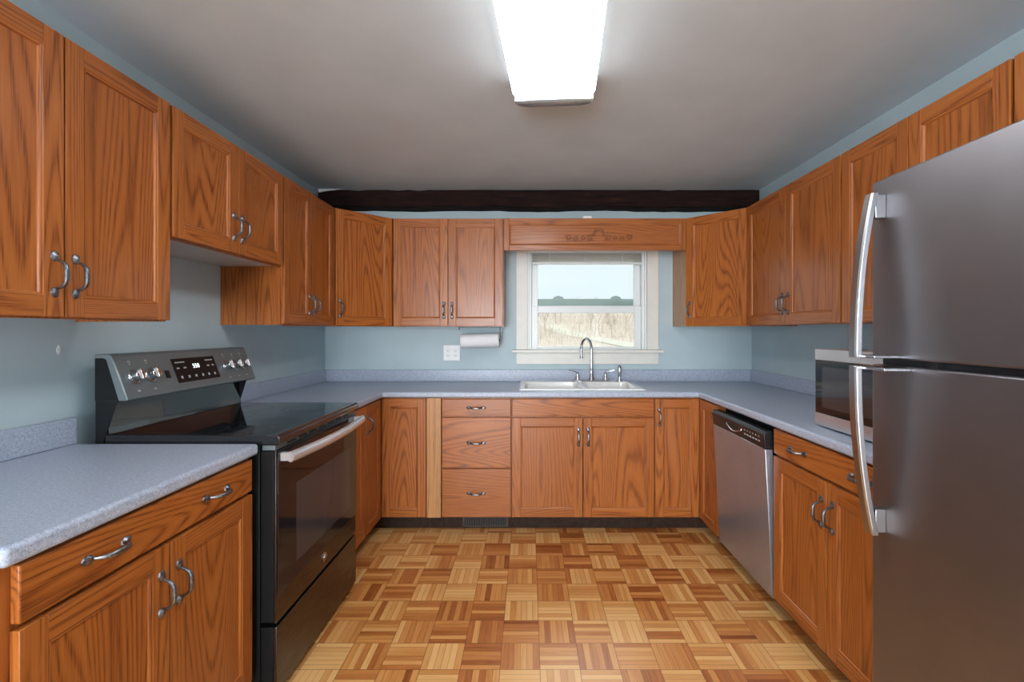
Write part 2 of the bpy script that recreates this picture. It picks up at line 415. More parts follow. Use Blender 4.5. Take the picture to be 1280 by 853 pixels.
b.box(WX0+fw, WX1-fw, YB+2.25, YB+4.8, WZ0+.02, WZ0+.9)
b.build('window_frame', M['vinyl'], wr, sub=ws, bevel=.06)
def sash(name, y, z0, z1, rb, rt, st=1.95):
    xa, xb = WX0+fw+.03, WX1-fw-.03
    b = MB(); b.box(xa, xa+st, y, y+1.1, z0, z1); b.box(xb-st, xb, y, y+1.1, z0, z1); b.box(xa+st, xb-st, y, y+1.1, z0, z0+rb); b.box(xa+st, xb-st, y, y+1.1, z1-rt, z1)
    s_ = b.build(name, M['vinyl'], wr, sub=ws, bevel=.12)
    b = MB(); b.box(xa+st, xb-st, y+.5, y+.6, z0+rb, z1-rt); b.build('window_pane', M['glass'], s_, sub=ws)
    return s_
sash('upper_sash', YB+3.5, 57.3, WZ1-1.7, 1.5, 1.9)
lo = sash('lower_sash', YB+2.2, WZ0+.55, 58.7, 1.15, 2.2)
b = MB(); b.box(WX0+1.2, WX1-1.2, YB+4.85, YB+4.98, 58.4, 61.0)
for x in (9.4, 27.4): b.prism([(x-1.8, 61), (x+1.8, 61), (x+1.2, 61.7), (x, 62.0), (x-1.2, 61.7)], YB+4.85, YB+4.98, 'y')
b.build('storm_rail', M['vinyl_green'], wr, sub=ws)

# raised blind
bl = empty('window_blind', (17.8, 143.6, 74), label='raised cream slatted blind bunched at the top of the sink window', cat='blind'); s_ = (17.8, 143.6, 74)
b = MB(); b.box(1.0, 34.6, 142.95, 144.05, 74.6, 76.0); b.build('headrail', M['vinyl'], bl, sub=s_, bevel=.08)
b = MB()
for k in range(9): b.prism([(142.95, 72.0+k*.28), (143.5, 72.1+k*.28), (144.05, 72.0+k*.28), (144.05, 72.06+k*.28), (143.5, 72.16+k*.28), (142.95, 72.06+k*.28)], 1.2, 34.4, 'x')
b.build('slats', M['blind'], bl, sub=s_)
b = MB(); b.box(1.1, 34.5, 142.95, 144.05, 71.2, 71.8); b.build('bottom_rail', M['vinyl'], bl, sub=s_, bevel=.1)
for x in (6.5, 17.2, 28.5):
    b = MB(); b.tube([(x, 142.9, 71.3), (x, 142.86, 72.5), (x, 142.9, 74.5)], .09, 6); b.build('ladder_cord', M['vinyl'], bl, sub=s_)

# ------------------------------------------------------------------ pull (shared mesh): along z, projecting -y
def pull_mesh():
    b = MB(); pts = []; rad = []
    for k in range(17):
        t = -1 + 2*k/16
        z = t * 1.55; y = -1.15*(1 - abs(t)**4.5) - .15
        pts.append((0, y, z)); rad.append(.13 + .11*(1-t*t))
    b.tube(pts, rad, 10, flat=(1, 1.15))
    for sg in (-1, 1):                       # leaf rosettes
        ring = [(0, 0, .60), (.30, 0, .45), (.43, 0, .12), (.38, 0, -.25), (.2, 0, -.48), (-.2, 0, -.48), (-.38, 0, -.25), (-.43, 0, .12), (-.30, 0, .45)]
        out = [b.bm.verts.new((x, -.0, sg*(1.85+z*1.0))) for x, y, z in ring]
        mid = [b.bm.verts.new((x*.95, -.14, sg*(1.85+z*.92))) for x, y, z in ring]
        inn = [b.bm.verts.new((x*.5, -.32, sg*(1.80+z*.4))) for x, y, z in ring]
        n = len(ring); fs = []
        for A, B in ((out, mid), (mid, inn)):
            for i in range(n): fs.append(b.bm.faces.new((A[i], A[(i+1) % n], B[(i+1) % n], B[i])))
        fs.append(b.bm.faces.new(inn)); fs.append(b.bm.faces.new(out)); bmesh.ops.recalc_face_normals(b.bm, faces=fs)
    return b
_h = pull_mesh().build('handle', M['pewter']); PULL = _h.data; bpy.data.objects.remove(_h)
def pull(parent, x, z, horiz=False, y=-.755):
    o = bpy.data.objects.new('handle', PULL); col.objects.link(o); o.parent = parent
    o.location = V(x, y, z) * S; o.rotation_euler = (0, R(90) if horiz else 0, 0); o['label'] = 'pewter pull with leaf shaped ends'
    return o

# doors and drawers in a local frame: width along x, height z, front at y=-.75
def door(parent, x, z, w, h, hx=None, hz=None, y=0, st=2.1, rz=0):
    b = MB(); T = .75
    b.box(0, st, -T, 0, 0, h, 0); b.box(w-st, w, -T, 0, 0, h, 0)
    b.box(st+.01, w-st-.01, -T, 0, 0, st, 1); b.box(st+.01, w-st-.01, -T, 0, h-st, h, 1)
    prof = [(0, -.745), (.07, -.66), (.12, -.68), (.22, -.68), (.30, -.60), (.36, -.42)]
    rings = [[b.bm.verts.new(p) for p in ((st+o, y_, st+o), (w-st-o, y_, st+o), (w-st-o, y_, h-st-o), (st+o, y_, h-st-o))] for o, y_ in prof]
    for A, B in zip(rings, rings[1:]):
        for i in range(4):
            f = b.bm.faces.new((A[i], A[(i+1) % 4], B[(i+1) % 4], B[i])); f.material_index = (1, 0, 1, 0)[i]
    f = b.bm.faces.new(rings[-1]); f.material_index = 2
    b.face([(st, -.05, st), (st, -.05, h-st), (w-st, -.05, h-st), (w-st, -.05, st)], 2)
    d = b.build('door', [M['oak_v'], M['oak_h'], M['oak_panel']], parent, (x, y, z), rz, bevel=.09)
    if hx is not None: pull(d, hx, hz)
    return d
def drawer(parent, x, z, w, h, hs=(), name='drawer', y=0):
    b = MB(); b.box(0, w, -.75, 0, 0, h)
    d = b.build(name, [M['oak_drawer']], parent, (x, y, z), bevel=.14, seg=3)
    for hx in hs: pull(d, hx, h/2, True)
    return d

TOE, FT = 3.94, 34.2
def root(name, loc, rz, label): return empty(name, loc, rz, label, 'cabinet')
def base_body(r, w, hollow=False, toe=True):
    b = MB(); D = 23.9; g = .02
    if hollow:
        b.box(g, .7, .75, D, TOE, FT-.05); b.box(w-.7, w-g, .75, D, TOE, FT-.05); b.box(.7, w-.7, .75, D, TOE, TOE+.6); b.box(.7, w-.7, D-.3, D, TOE+.6, FT-.05)
        b.box(g, 1.5, 0, .75, TOE, FT-.05); b.box(w-1.5, w-g, 0, .75, TOE, FT-.05); b.box(1.5, w-1.5, 0, .75, FT-1.5, FT-.05); b.box(1.5, w-1.5, 0, .75, TOE, TOE+1.3); b.box(1.5, w-1.5, 0, .75, 28.6, 29.9)
    else:
        b.box(g, w-g, 0, D, TOE, FT-.05)
    b.build('body', M['oak_v'], r)
    if toe:
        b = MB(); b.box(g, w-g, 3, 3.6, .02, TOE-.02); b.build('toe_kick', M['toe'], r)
DZ0, DZ1, RZ0, RZ1 = 4.2, 29.1, 29.55, 33.85

# left run (faces +x): local x -> +y
LF = XL + 24
def left_base(y0, w, label): return root('base_cabinet', (LF, y0, 0), R(90), label)
r = left_base(33.25, 29.95, 'oak base cabinet left of the range, one wide drawer over two doors')
base_body(r, 29.95)
drawer(r, .9, RZ0, 28.8, RZ1-RZ0, (7.1, 21.6))
door(r, .9, DZ0, 14.3, DZ1-DZ0, 13.2, 20.2); door(r, 15.35, DZ0, 14.35, DZ1-DZ0, 1.15, 20.2)
r = left_base(94.3, 12.5, 'narrow oak base cabinet between the range and the left corner cabinet')
base_body(r, 12.5); door(r, .25, DZ0, 12.05, RZ1-DZ0)

# right run (faces -x): local x -> -y
RF = XR - 24
def right_base(y1, w, label): return root('base_cabinet', (RF, y1, 0), R(-90), label)
r = right_base(82.8, 30, 'oak base cabinet between dishwasher and fridge, one wide drawer with two pulls')
base_body(r, 30)
drawer(r, .25, RZ0, 29.5, RZ1-RZ0, (7.4, 21.9))
door(r, .25, DZ0, 14.65, DZ1-DZ0, 13.5, 20.2); door(r, 15.1, DZ0, 14.65, DZ1-DZ0, 1.15, 20.2)

# lazy-susan corners: an L plan with one door on each leg
def corner_base(sx, X, label, hdoor):
    c = (X, YB, 0); r = empty('corner_base_cabinet', c, 0, label, 'cabinet')
    P = lambda pts: [(sx*a, -b_) for a, b_ in pts]          # offsets from the wall corner
    b = MB(); b.prism(P([(.05, .05), (35.96, .05), (35.96, 24), (24, 24), (24, 35.96), (.05, 35.96)]), TOE, FT-.05, 'z'); b.build('body', M['oak_v'], r)
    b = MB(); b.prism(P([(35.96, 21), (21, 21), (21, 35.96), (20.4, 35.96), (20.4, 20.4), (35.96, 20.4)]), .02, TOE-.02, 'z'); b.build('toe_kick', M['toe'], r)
    hb = RZ1 - DZ0; w = 10.95
    if sx > 0:
        door(r, 24.9, DZ0, w, hb, *(None, None), y=-24)
        d = door(r, 24, DZ0, w, hb, 1.15, 25.1, y=-35.9, rz=R(90), st=1.9)
    else:
        door(r, -35.85, DZ0, w, hb, 1.0, 25.1, y=-24)
        d = door(r, -24, DZ0, w, hb, y=-24.95, rz=R(-90), st=1.9)
    return r
corner_base(1, XL, 'L shaped oak corner base cabinet left of the three drawer cabinet', True)
corner_base(-1, XR, 'L shaped oak corner base cabinet right of the sink base by the dishwasher', True)

# back run (faces -y)
BF = YB - 24
b = MB(); b.box(-25.5, -21.95, BF-.6, BF+22, TOE+.1, FT-.1)
o = b.build('filler_strip', M['oak_light'], loc=(-23.7, BF, TOE+.1), sub=(-23.7, BF, TOE+.1), bevel=.05); tag(o, 'pale oak filler board left of the three drawer cabinet', 'filler board')
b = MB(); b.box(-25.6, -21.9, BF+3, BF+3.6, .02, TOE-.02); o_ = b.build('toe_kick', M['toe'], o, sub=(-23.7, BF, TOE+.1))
r = root('drawer_cabinet', (-21.85, BF, 0), 0, 'oak drawer base with three stacked drawers left of the sink base')
base_body(r, 17.6)
drawer(r, .15, RZ0, 17.3, RZ1-RZ0, (8.65,)); drawer(r, .15, 16.6, 17.3, 12.6, (8.65,)); drawer(r, .15, DZ0, 17.3, 12.1, (8.65,))
r = root('sink_cabinet', (-4.2, BF, 0), 0, 'wide oak sink base below the window, false front over two doors')
base_body(r, 35.8, True)
drawer(r, .15, RZ0, 35.5, RZ1-RZ0, name='false_drawer_front')
door(r, .15, DZ0, 17.65, DZ1-DZ0, 16.6, 20.2); door(r, 18.0, DZ0, 17.65, DZ1-DZ0, 1.15, 20.2)

# floor register in the toe kick
rg = empty('toe_kick_register', (-11.1, BF+2.9, .4), label='brown metal heating register in the toe kick below the drawer cabinet', cat='register'); s_ = (-11.1, BF+2.9, .4)
b = MB(); b.box(-17.0, -5.2, BF+2.55, BF+2.95, .5, .85); b.box(-17.0, -5.2, BF+2.55, BF+2.95, 3.2, 3.6); b.box(-17.0, -16.4, BF+2.55, BF+2.95, .85, 3.2); b.box(-5.8, -5.2, BF+2.55, BF+2.95, .85, 3.2)
b.build('frame', M['register'], rg, sub=s_)
b = MB(); b.box(-16.4, -5.8, BF+2.9, BF+2.96, .85, 3.2); b.build('backing', M['slot'], rg, sub=s_)
b = MB()
for k in range(17): b.box(-16.2+k*.62, -15.95+k*.62, BF+2.62, BF+2.88, .85, 3.2)
b.build('louvres', M['register'], rg, sub=s_)

# ------------------------------------------------------------------ upper cabinets
UB, UT = 52.15, 82.15
def upper_body(r, w, h, D=12.0, rec=.5):
    g = .02; b = MB()
    fs = b.box(g, w-g, 0, D-.1, rec, h, 0)
    fs[0].material_index = 1
    b.box(g, .5, 0, D-.1, 0, rec-.002, 0); b.box(w-.5, w-g, 0, D-.1, 0, rec-.002, 0); b.box(.5, w-.5, 0, .75, 0, rec-.002, 0)
    b.build('body', [M['oak_v'], M['laminate_in']], r)
def pair(r, w, h, hz=4.6, st=2.1, handles=True):
    m = .2; dw = w/2 - m - .08
    door(r, m, .2, dw, h-.4, dw-1.05 if handles else None, hz, st=st); door(r, w/2+.08, .2, dw, h-.4, 1.05 if handles else None, hz, st=st)
def upper(loc, rz, w, h, label, **k):
    r = root('wall_cabinet', loc, rz, label); upper_body(r, w, h, rec=k.pop('rec', .5)); pair(r, w, h, **k); return r
UL, UR = XL + 12, XR - 12
upper((UL, 34.9, UB), R(90), 29.6, UT-UB, 'tall oak wall cabinet with two doors, nearest on the left above the counter', hz=4.4)
upper((UL, 64.6, 63.7), R(90), 29.5, UT-63.7, 'short oak wall cabinet with two doors hung above the range', hz=4.3, rec=.12)
upper((UL, 94.2, UB), R(90), 24.6, UT-UB, 'tall oak wall cabinet between the short cabinet over the range and the left corner', hz=4.4)
upper((-37.5, YB-12, UB), 0, 30.6, UT-UB, 'oak wall cabinet with two doors left of the window above the paper towels', hz=4.3)
upper((UR, 118.8, UB), R(-90), 35.9, UT-UB, 'wide oak wall cabinet with two doors next to the right corner cabinet', hz=4.4)
upper((UR, 82.85, UB), R(-90), 29.3, UT-UB, 'oak wall cabinet above the microwave, partly hidden by the fridge handle', hz=4.4)
upper((UR, 53.5, 69.5), R(-90), 33, UT-69.5, 'short oak wall cabinet above the steel fridge', hz=4.4)
def diag(sx, X, label, hx):
    r = empty('corner_wall_cabinet', (X, YB, UB), 0, label, 'cabinet')
    P = lambda pts: [(sx*a, -b_) for a, b_ in pts]
    b = MB(); fs = b.prism(P([(.05, .05), (23.95, .05), (23.95, 12), (12, 23.95), (.05, 23.95)]), .12, UT-UB, 'z'); fs[0].material_index = 1
    b.prism(P([(23.95, 12), (12, 23.95), (11.5, 23.45), (23.45, 11.5)]), 0, .118, 'z'); b.build('body', [M['oak_v'] if sx > 0 else M['oak_light'], M['laminate_in']], r)  # right body in paler oak: window light on its side put into the colour
    d = .78/math.sqrt(2)*0
    if sx > 0: door(r, 12+.55, .2, 15.5, UT-UB-.4, hx, 4.4, y=-23.95+.55, rz=R(45), st=2.0)
    else: door(r, -23.95+.35, .2, 16.1, UT-UB-.4, hx, 4.4, y=-12-.35, rz=R(-45), st=2.0)
diag(1, XL, 'diagonal oak wall cabinet in the left corner of the room', 1.1)
diag(-1, XR, 'diagonal oak wall cabinet in the right corner beside the window', 1.0)

# valance above the window with a carved scroll
vl = empty('window_valance', (18.35, YB-12.0, 73.2), label='long oak valance board with carved scroll above the sink window', cat='valance')
w = 50.3; h = 8.85
b = MB(); st = 1.5
b.box(-w/2, -w/2+st, -.75, 0, 0, h, 0); b.box(w/2-st, w/2, -.75, 0, 0, h, 0)
b.box(-w/2+st+.01, w/2-st-.01, -.75, 0, 0, st, 1); b.box(-w/2+st+.01, w/2-st-.01, -.75, 0, h-st, h, 1)
prof = [(0, -.745), (.07, -.66), (.22, -.68), (.30, -.6), (.36, -.42)]
rings = [[b.bm.verts.new(p) for p in ((-w/2+st+o, y_, st+o), (w/2-st-o, y_, st+o), (w/2-st-o, y_, h-st-o), (-w/2+st+o, y_, h-st-o))] for o, y_ in prof]
for A, B in zip(rings, rings[1:]):
    for i in range(4): b.bm.faces.new((A[i], A[(i+1) % 4], B[(i+1) % 4], B[i])).material_index = (1, 0, 1, 0)[i]
b.bm.faces.new(rings[-1]).material_index = 2
b.face([(-w/2+st, 0, st), (-w/2+st, 0, h-st), (w/2-st, 0, h-st), (w/2-st, 0, st)], 2)
vp = b.build('board', [M['oak_v'], M['oak_h'], M['oak_drawer']], vl, bevel=.08)
b = MB(); b.box(-w/2+.05, w/2-.05, .02, 11.6, h-.75, h-.02); b.build('top_board', M['oak_light'], vl)
b = MB(); cx = 1.2                                # carved scrollwork
def spiral(x, z, r0, turns, sg, ph=0):
    pts = []; n = int(16*turns)
    for k in range(n+1):
        a = 2*math.pi*turns*k/n; rr = r0*(1-.75*k/n)
        pts.append((x + sg*rr*math.cos(a+ph), -.44, z + rr*math.sin(a+ph)))
    b.tube(pts, [.17*(1-.45*k/n) for k in range(n+1)], 6)
zc = 3.9
b.tube([(cx+1.5*math.cos(q), -.44, zc+.55+1.75*math.sin(q)) for q in [R(200-k*(-1)*0+(-k*11)) for k in range(21)]], .18, 6)
b.tube([(cx+1.05*math.cos(q), -.44, zc+.45+1.3*math.sin(q)) for q in [R(200-k*11) for k in range(21)]], .13, 6)
for sg in (-1, 1):
    spiral(cx+sg*2.6, zc-.35, .75, 1.4, sg, R(180)); spiral(cx+sg*4.4, zc-.25, .65, 1.3, sg, R(180)); spiral(cx+sg*6.4, zc-.35, .7, 1.4, -sg, R(180))
    spiral(cx+sg*8.3, zc-.1, .85, 1.5, -sg, R(150))
    b.tube([(cx+sg*(1+k*.8), -.44, zc-1.15+.16*math.sin(k*1.3)) for k in range(11)], .09, 6)
    for k in range(4): b.tube([(cx+sg*(1.7+.5*k), -.44, zc+.1), (cx+sg*(2.0+.5*k), -.46, zc+.6-.1*k), (cx+sg*(2.2+.5*k), -.44, zc+.35-.1*k)], [.08, .14, .05], 6)
b.build('carved_scroll', M['oak_carved'], vl)
b = MB(); b.box(-3.2, -.7, .2, 1.4, h-.0, h+.9); o = b.build('plastic_clip', M['plastic_white'], loc=(18.35, YB-12.0, 73.2+.01), bevel=.1); tag(o, 'small white plastic block lying on top of the valance', 'block')

# ------------------------------------------------------------------ countertops
CT, CB = 35.72, 34.22
SK = (-2.35, 29.75, 119.75, 141.0)        # sink outline x0,x1,y0,y1
def rolled(mb, name, r, sub): return mb.build(name, M['counter'], r, sub=sub, bevel=.42, seg=4)
ck = empty('countertop', (0, YB, CB), label='U shaped speckled blue grey laminate countertop around the sink and microwave', cat='countertop'); s_ = (0, YB, CB)
xs = [XL+.02, XL+25.25, SK[0]+.6, SK[1]-.6, XR-25.25, XR-.02]; ys = [52.9, 94.25, YB-25.25, SK[2]+.6, SK[3]-.6, YB-.02]
def keep(x, y):
    if y > YB-25.25: return not (SK[0]+.6 < x < SK[1]-.6 and SK[2]+.6 < y < SK[3]-.6)
    if x < XL+25.25: return y > 94.25
    return x > XR-25.25
b = MB(); b.cells(xs, ys, keep, CB, CT); rolled(b, 'slab', ck, s_)
BS = 39.3
b = MB(); b.cells([XL+.02, XL+.77, XR-.77, XR-.02], [52.9, 94.25, YB-.77, YB-.02], lambda x, y: y > YB-.77 or (x < XL+.77 and y > 94.25) or x > XR-.77, CT+.005, BS)
b.build('backsplash', M['counter'], ck, sub=s_, bevel=.12)
ck = empty('countertop', (XL+12, 48, CB), label='short speckled blue grey laminate countertop left of the range, nearest the viewer', cat='countertop'); s_ = (XL+12, 48, CB)
b = MB(); b.box(XL+.02, XL+25.25, 32.7, 63.6, CB, CT); rolled(b, 'slab', ck, s_)
b = MB(); b.box(XL+.02, XL+.77, 32.7, 63.6, CT+.005, BS); b.build('backsplash', M['counter'], ck, sub=s_, bevel=.12)

# ------------------------------------------------------------------ sink, faucet
sk = empty('kitchen_sink', (13.7, 130.4, CT), label='white double bowl drop-in sink below the window', cat='sink'); s_ = (13.7, 130.4, CT)
b = MB(); x0, x1, y0, y1 = SK
bowls = [(x0+1.4, 14.2, y0+1.3, y1-3.6), (15.7, x1-1.4, y0+1.3, y1-3.6)]
xs = [x0, bowls[0][0], bowls[0][1], bowls[1][0], bowls[1][1], x1]; ys = [y0, bowls[0][2], bowls[0][3], y1]
b.cells(xs, ys, lambda x, y: not any(q[0] < x < q[1] and q[2] < y < q[3] for q in bowls), CT+.01, CT+.42)
b.build('rim', M['enamel'], sk, sub=s_, bevel=.18, seg=3)
for q in bowls:
    b = MB(); lv = [(0, CT+.2), (.12, CT-1), (.35, CT-6), (1.3, CT-7.2)]
    def rr(o, z, n=5):
        pts = []; r_ = 1.6; a0, a1, c0, c1 = q[0]+o, q[1]-o, q[2]+o, q[3]-o
        for cx_, cy_, st_ in ((a1-r_, c1-r_, 0), (a0+r_, c1-r_, 90), (a0+r_, c0+r_, 180), (a1-r_, c0+r_, 270)):
            for k in range(n+1): pts.append(b.bm.verts.new((cx_+r_*math.cos(R(st_+90*k/n)), cy_+r_*math.sin(R(st_+90*k/n)), z)))
        return pts
    L = [rr(o, z) for o, z in lv]; n = len(L[0])
    for A, B in zip(L, L[1:]):
        for i in range(n): b.bm.faces.new((A[i], B[i], B[(i+1) % n], A[(i+1) % n]))
    b.bm.faces.new(L[-1])
    # flange filling the rounded corners up to the rim
    cs = [b.bm.verts.new(p) for p in ((q[1], q[3], CT+.2), (q[0], q[3], CT+.2), (q[0], q[2], CT+.2), (q[1], q[2], CT+.2))]
    for c_ in range(4):
        for k in range(5): b.bm.faces.new((L[0][c_*6+k], L[0][c_*6+k+1], cs[c_]))
    bo = b.build('bowl', M['enamel'], sk, sub=s_)
    b = MB(); b.lathe([(1.7, 0), (1.6, .12), (.9, .1), (.6, .02)], ((q[0]+q[1])/2, (q[2]+q[3])/2, CT-7.2), seg=20); b.build('drain', M['chrome'], bo, sub=s_)

FX, FY, FZ = 18.6, 139.1, CT+.43
fc = empty('kitchen_faucet', (FX, FY, FZ), label='chrome gooseneck faucet with two lever handles behind the white sink', cat='faucet'); s_ = (FX, FY, FZ)
b = MB(); pts = [(FX-5.1+.7*math.cos(R(90+15*k)), FY+.9*math.sin(R(90+15*k))) for k in range(13)] + [(FX+5.1+.7*math.cos(R(-90+15*k)), FY+.9*math.sin(R(-90+15*k))) for k in range(13)]
b.prism(pts, FZ, FZ+.42, 'z'); b.build('deck_plate', M['chrome'], fc, sub=s_, bevel=.12)
b = MB(); b.lathe([(1.0, 0), (.95, .4), (.62, 1.2), (.5, 2.2), (.44, 3.2), (.5, 3.4), (.44, 3.6)], (FX, FY, FZ+.4), seg=20)
dx, dy = -.58, -.815; rr_ = 3.1; pts = [(FX, FY, FZ+3.8), (FX, FY, FZ+6), (FX, FY, FZ+9.4)]
for k in range(1, 15):
    a = R(180 - k*13.2); pts.append((FX+dx*(rr_+rr_*math.cos(a)), FY+dy*(rr_+rr_*math.cos(a)), FZ+9.5+3.1*math.sin(a)))
e = Vector(pts[-1]); pts += [tuple(e+V(dx*-.02, dy*-.02, -.9)), tuple(e+V(dx*-.05, dy*-.05, -1.7))]
b.tube(pts, [.40, .40, .40]+[.38]*14+[.38, .38], 14); e2 = Vector(pts[-1])
b.lathe([(.46, 0), (.52, -.1), (.52, -.6), (.4, -.7)], e2, (0, 0, 1), 16)
b.build('spout', M['chrome'], fc, sub=s_)
for sg in (-1, 1):
    x = FX + sg*4.1
    b = MB(); b.lathe([(.85, 0), (.8, .3), (.5, .9), (.42, 1.7), (.5, 2.0), (.3, 2.2)], (x, FY, FZ+.4), seg=18)
    b.tube([(x, FY, FZ+2.3), (x+sg*.7, FY-.1, FZ+2.85), (x+sg*1.6, FY-.2, FZ+3.1), (x+sg*2.5, FY-.3, FZ+3.2)], [.3, .26, .24, .28], 10, flat=(.6, 1.2))
    b.build('lever_handle', M['chrome'], fc, sub=s_)
b = MB(); x = 26.9
b.lathe([(.8, 0), (.78, .25), (.5, .5), (.42, 1.2), (.5, 2.0), (.62, 3.0), (.55, 3.8), (.5, 4.3), (.3, 4.55)], (0, 0, 0), seg=18)
b.tube([(0, -.1, 3.9), (-.2, -.5, 4.2), (-.3, -.85, 4.0)], [.3, .26, .22], 10)
o = b.build('side_sprayer', M['chrome'], loc=(x, FY, FZ)); tag(o, 'chrome side sprayer standing right of the faucet', 'sprayer')

# ------------------------------------------------------------------ outlet, paper towels
ou = empty('wall_outlet', (-23.2, YB, 44.3), label='white double outlet plate on the wall left of the window', cat='outlet')
b = MB(); b.box(-2.5, 2.5, -.22, -.01, -2.35, 2.35); b.build('cover_plate', M['plastic_white'], ou, bevel=.12)
for sx in (-1.1, 1.1):
    b = MB(); b.box(sx-.68, sx+.68, -.32, -.225, -1.35, 1.35); rc = b.build('receptacle', M['plastic_white'], ou, bevel=.05)
    b = MB()
    for z in (-.75, .7):
        b.box(sx-.32, sx-.22, -.345, -.325, z-.15, z+.25); b.box(sx+.2, sx+.3, -.345, -.325, z-.15, z+.2); b.lathe([(.1, 0), (.1, .02)], (sx, -.345, z-.35), (0, 1, 0), 8)
    b.build('slots', M['slot'], rc)
pt = empty('paper_towel_roll', (-14, 136.4, 48.15), label='white paper towel roll hanging under the cabinet left of the window', cat='paper towels')
b = MB(); b.lathe([(.75, -5.5), (1.9, -5.5), (2.02, -5.45), (2.02, 5.4), (1.95, 5.5), (.75, 5.5)], (0, 0, 0), (1, .015, .035), 36)
b.build('paper_roll', M['paper'], pt)
b = MB(); b.box(2.0, 5.4, -.06, .06, 0, .0); b.bm.clear()
ph = empty('towel_holder', (-14, 136.4, 52.15), label='black metal bracket holding the paper towel roll under the cabinet', cat='holder')
b = MB(); b.box(5.75, 5.95, -.45, .45, -4.1, -.02); b.box(-6.1, 5.95, -.45, .45, -.16, -.01); b.box(-6.1, -5.9, -.45, .45, -.9, -.16); b.build('bracket', M['plastic_black'], ph, bevel=.04)
b = MB(); b.lathe([(.35, 5.5), (.35, 5.76)], (0, 0, -3.85), (1, 0, 0), 14); b.build('hub', M['plastic_black'], ph)

# ------------------------------------------------------------------ range
Y0, Y1 = 64.1, 93.9
rg = empty('electric_range', (-46, 79, 0), label='black and slate electric range with glass cooktop against the left wall', cat='range'); s_ = (-46, 79, 0)
b = MB(); b.box(-58.9, -36.6, Y0+.1, Y1-.1, 1.0, 35.3); b.build('body', M['black_satin'], rg, sub=s_, bevel=.1)
for x in (-56, -38.5):
    for y in (Y0+2, Y1-2):
        b = MB(); b.lathe([(.6, 0), (.6, .5), (.35, .55), (.35, 1.0)], (x, y, .0), seg=12); b.build('foot', M['plastic_black'], rg, sub=s_)
b = MB(); b.prism([(-57.6, 35.35), (-34.1, 35.35), (-33.75, 35.6), (-33.75, 36.35), (-34.2, 36.7), (-57.6, 36.7)], Y0, Y1, 'y')
ckt = b.build('cooktop', M['black_gloss'], rg, sub=s_, bevel=.14, seg=3)
b = MB(); b.box(-56.2, -34.9, Y0+.8, Y1-.8, 36.705, 36.73); cg = b.build('glass', M['ceran'], ckt, sub=s_)
def ringm(cx, cy, rs):
    b = MB()
    for ro in rs:
        A = [b.bm.verts.new((cx+ro*math.cos(2*math.pi*k/48), cy+ro*math.sin(2*math.pi*k/48), 36.735)) for k in range(48)]
        B = [b.bm.verts.new((cx+(ro-.13)*math.cos(2*math.pi*k/48), cy+(ro-.13)*math.sin(2*math.pi*k/48), 36.735)) for k in range(48)]
        for k in range(48): b.bm.faces.new((A[k], A[(k+1) % 48], B[(k+1) % 48], B[k]))
    b.build('burner_ring', M['burner'], ckt, sub=s_)
ringm(-40.5, 72, (4.6, 3.1)); ringm(-40.3, 86.2, (4.4, 3.0)); ringm(-50.5, 72, (3.2,)); ringm(-50.5, 86.2, (3.4,)); ringm(-48.5, 79, (2.4,))
# back guard: black frame, riser and sloped control panel
b = MB()
b.prism([(-58.9, 35.35), (-57.62, 35.35), (-57.62, 36.72), (-57.0, 36.72), (-57.25, 37.6), (-57.5, 41.0), (-57.2, 41.3), (-58.9, 41.3)], Y0+.2, Y1-.2, 'y', 0)
b.prism([(-58.9, 35.3), (-57.9, 35.3), (-56.0, 41.4), (-57.0, 47.4), (-58.9, 47.4)], Y0+.02, Y0+.19, 'y', 1)
b.prism([(-58.9, 35.3), (-57.9, 35.3), (-56.0, 41.4), (-57.0, 47.4), (-58.9, 47.4)], Y1-.19, Y1-.02, 'y', 1)
bg = b.build('backguard', [M['black_gloss'], M['black_satin']], rg, sub=s_, bevel=.05)
b = MB(); b.prism([(-58.9, 41.35), (-54.55, 41.35), (-54.35, 41.55), (-56.55, 47.4), (-56.95, 47.7), (-58.9, 47.7)], Y0-.1, Y1+.1, 'y')
b.bm.normal_update()
cp = b.build('control_panel', M['slate_light'], bg, sub=s_, bevel=.12)
for ya, yb in ((Y0-.14, Y0-.11), (Y1+.11, Y1+.14)):
    b = MB(); b.prism([(-58.8, 41.4), (-55.6, 41.4), (-57.3, 47.0), (-57.7, 47.2), (-58.8, 47.2)], ya, yb, 'y'); b.build('end_plate', M['black_satin'], cp, sub=s_)
nrm = V(47.4-41.55, 0, 2.2).normalized()            # panel normal
def onp(t, y, d=0):                                  # t = height along the slope 0..1
    p = V(-54.35-2.2*t, y, 41.55+5.85*t); return p + nrm*d
ang = math.atan2(nrm.z, nrm.x)
Rp = Matrix((( 0, nrm.z*-1, nrm.x), (1, 0, 0), (0, nrm.x, nrm.z)))    # columns: text x -> +y, text y -> up the slope, z -> normal
Rp = Matrix((Vector((0, 1, 0)), Vector((-nrm.z, 0, nrm.x)), nrm)).transposed()
RE = Rp.to_euler()
def slab(mb, ya, yb, ta, tb, d0, d1):
    P = [onp(ta, ya, d0), onp(ta, yb, d0), onp(tb, yb, d0), onp(tb, ya, d0)]; Q = [onp(ta, ya, d1), onp(ta, yb, d1), onp(tb, yb, d1), onp(tb, ya, d1)]
    p = [mb.bm.verts.new(v) for v in P]; q = [mb.bm.verts.new(v) for v in Q]
    fs = [mb.bm.faces.new(q), mb.bm.faces.new(p[::-1])] + [mb.bm.faces.new((p[i], p[(i+1) % 4], q[(i+1) % 4], q[i])) for i in range(4)]
    bmesh.ops.recalc_face_normals(mb.bm, faces=fs)
b = MB(); slab(b, 73.9, 83.9, .2, .84, .005, .06); ds = b.build('display', M['display'], cp, sub=s_, bevel=.02)
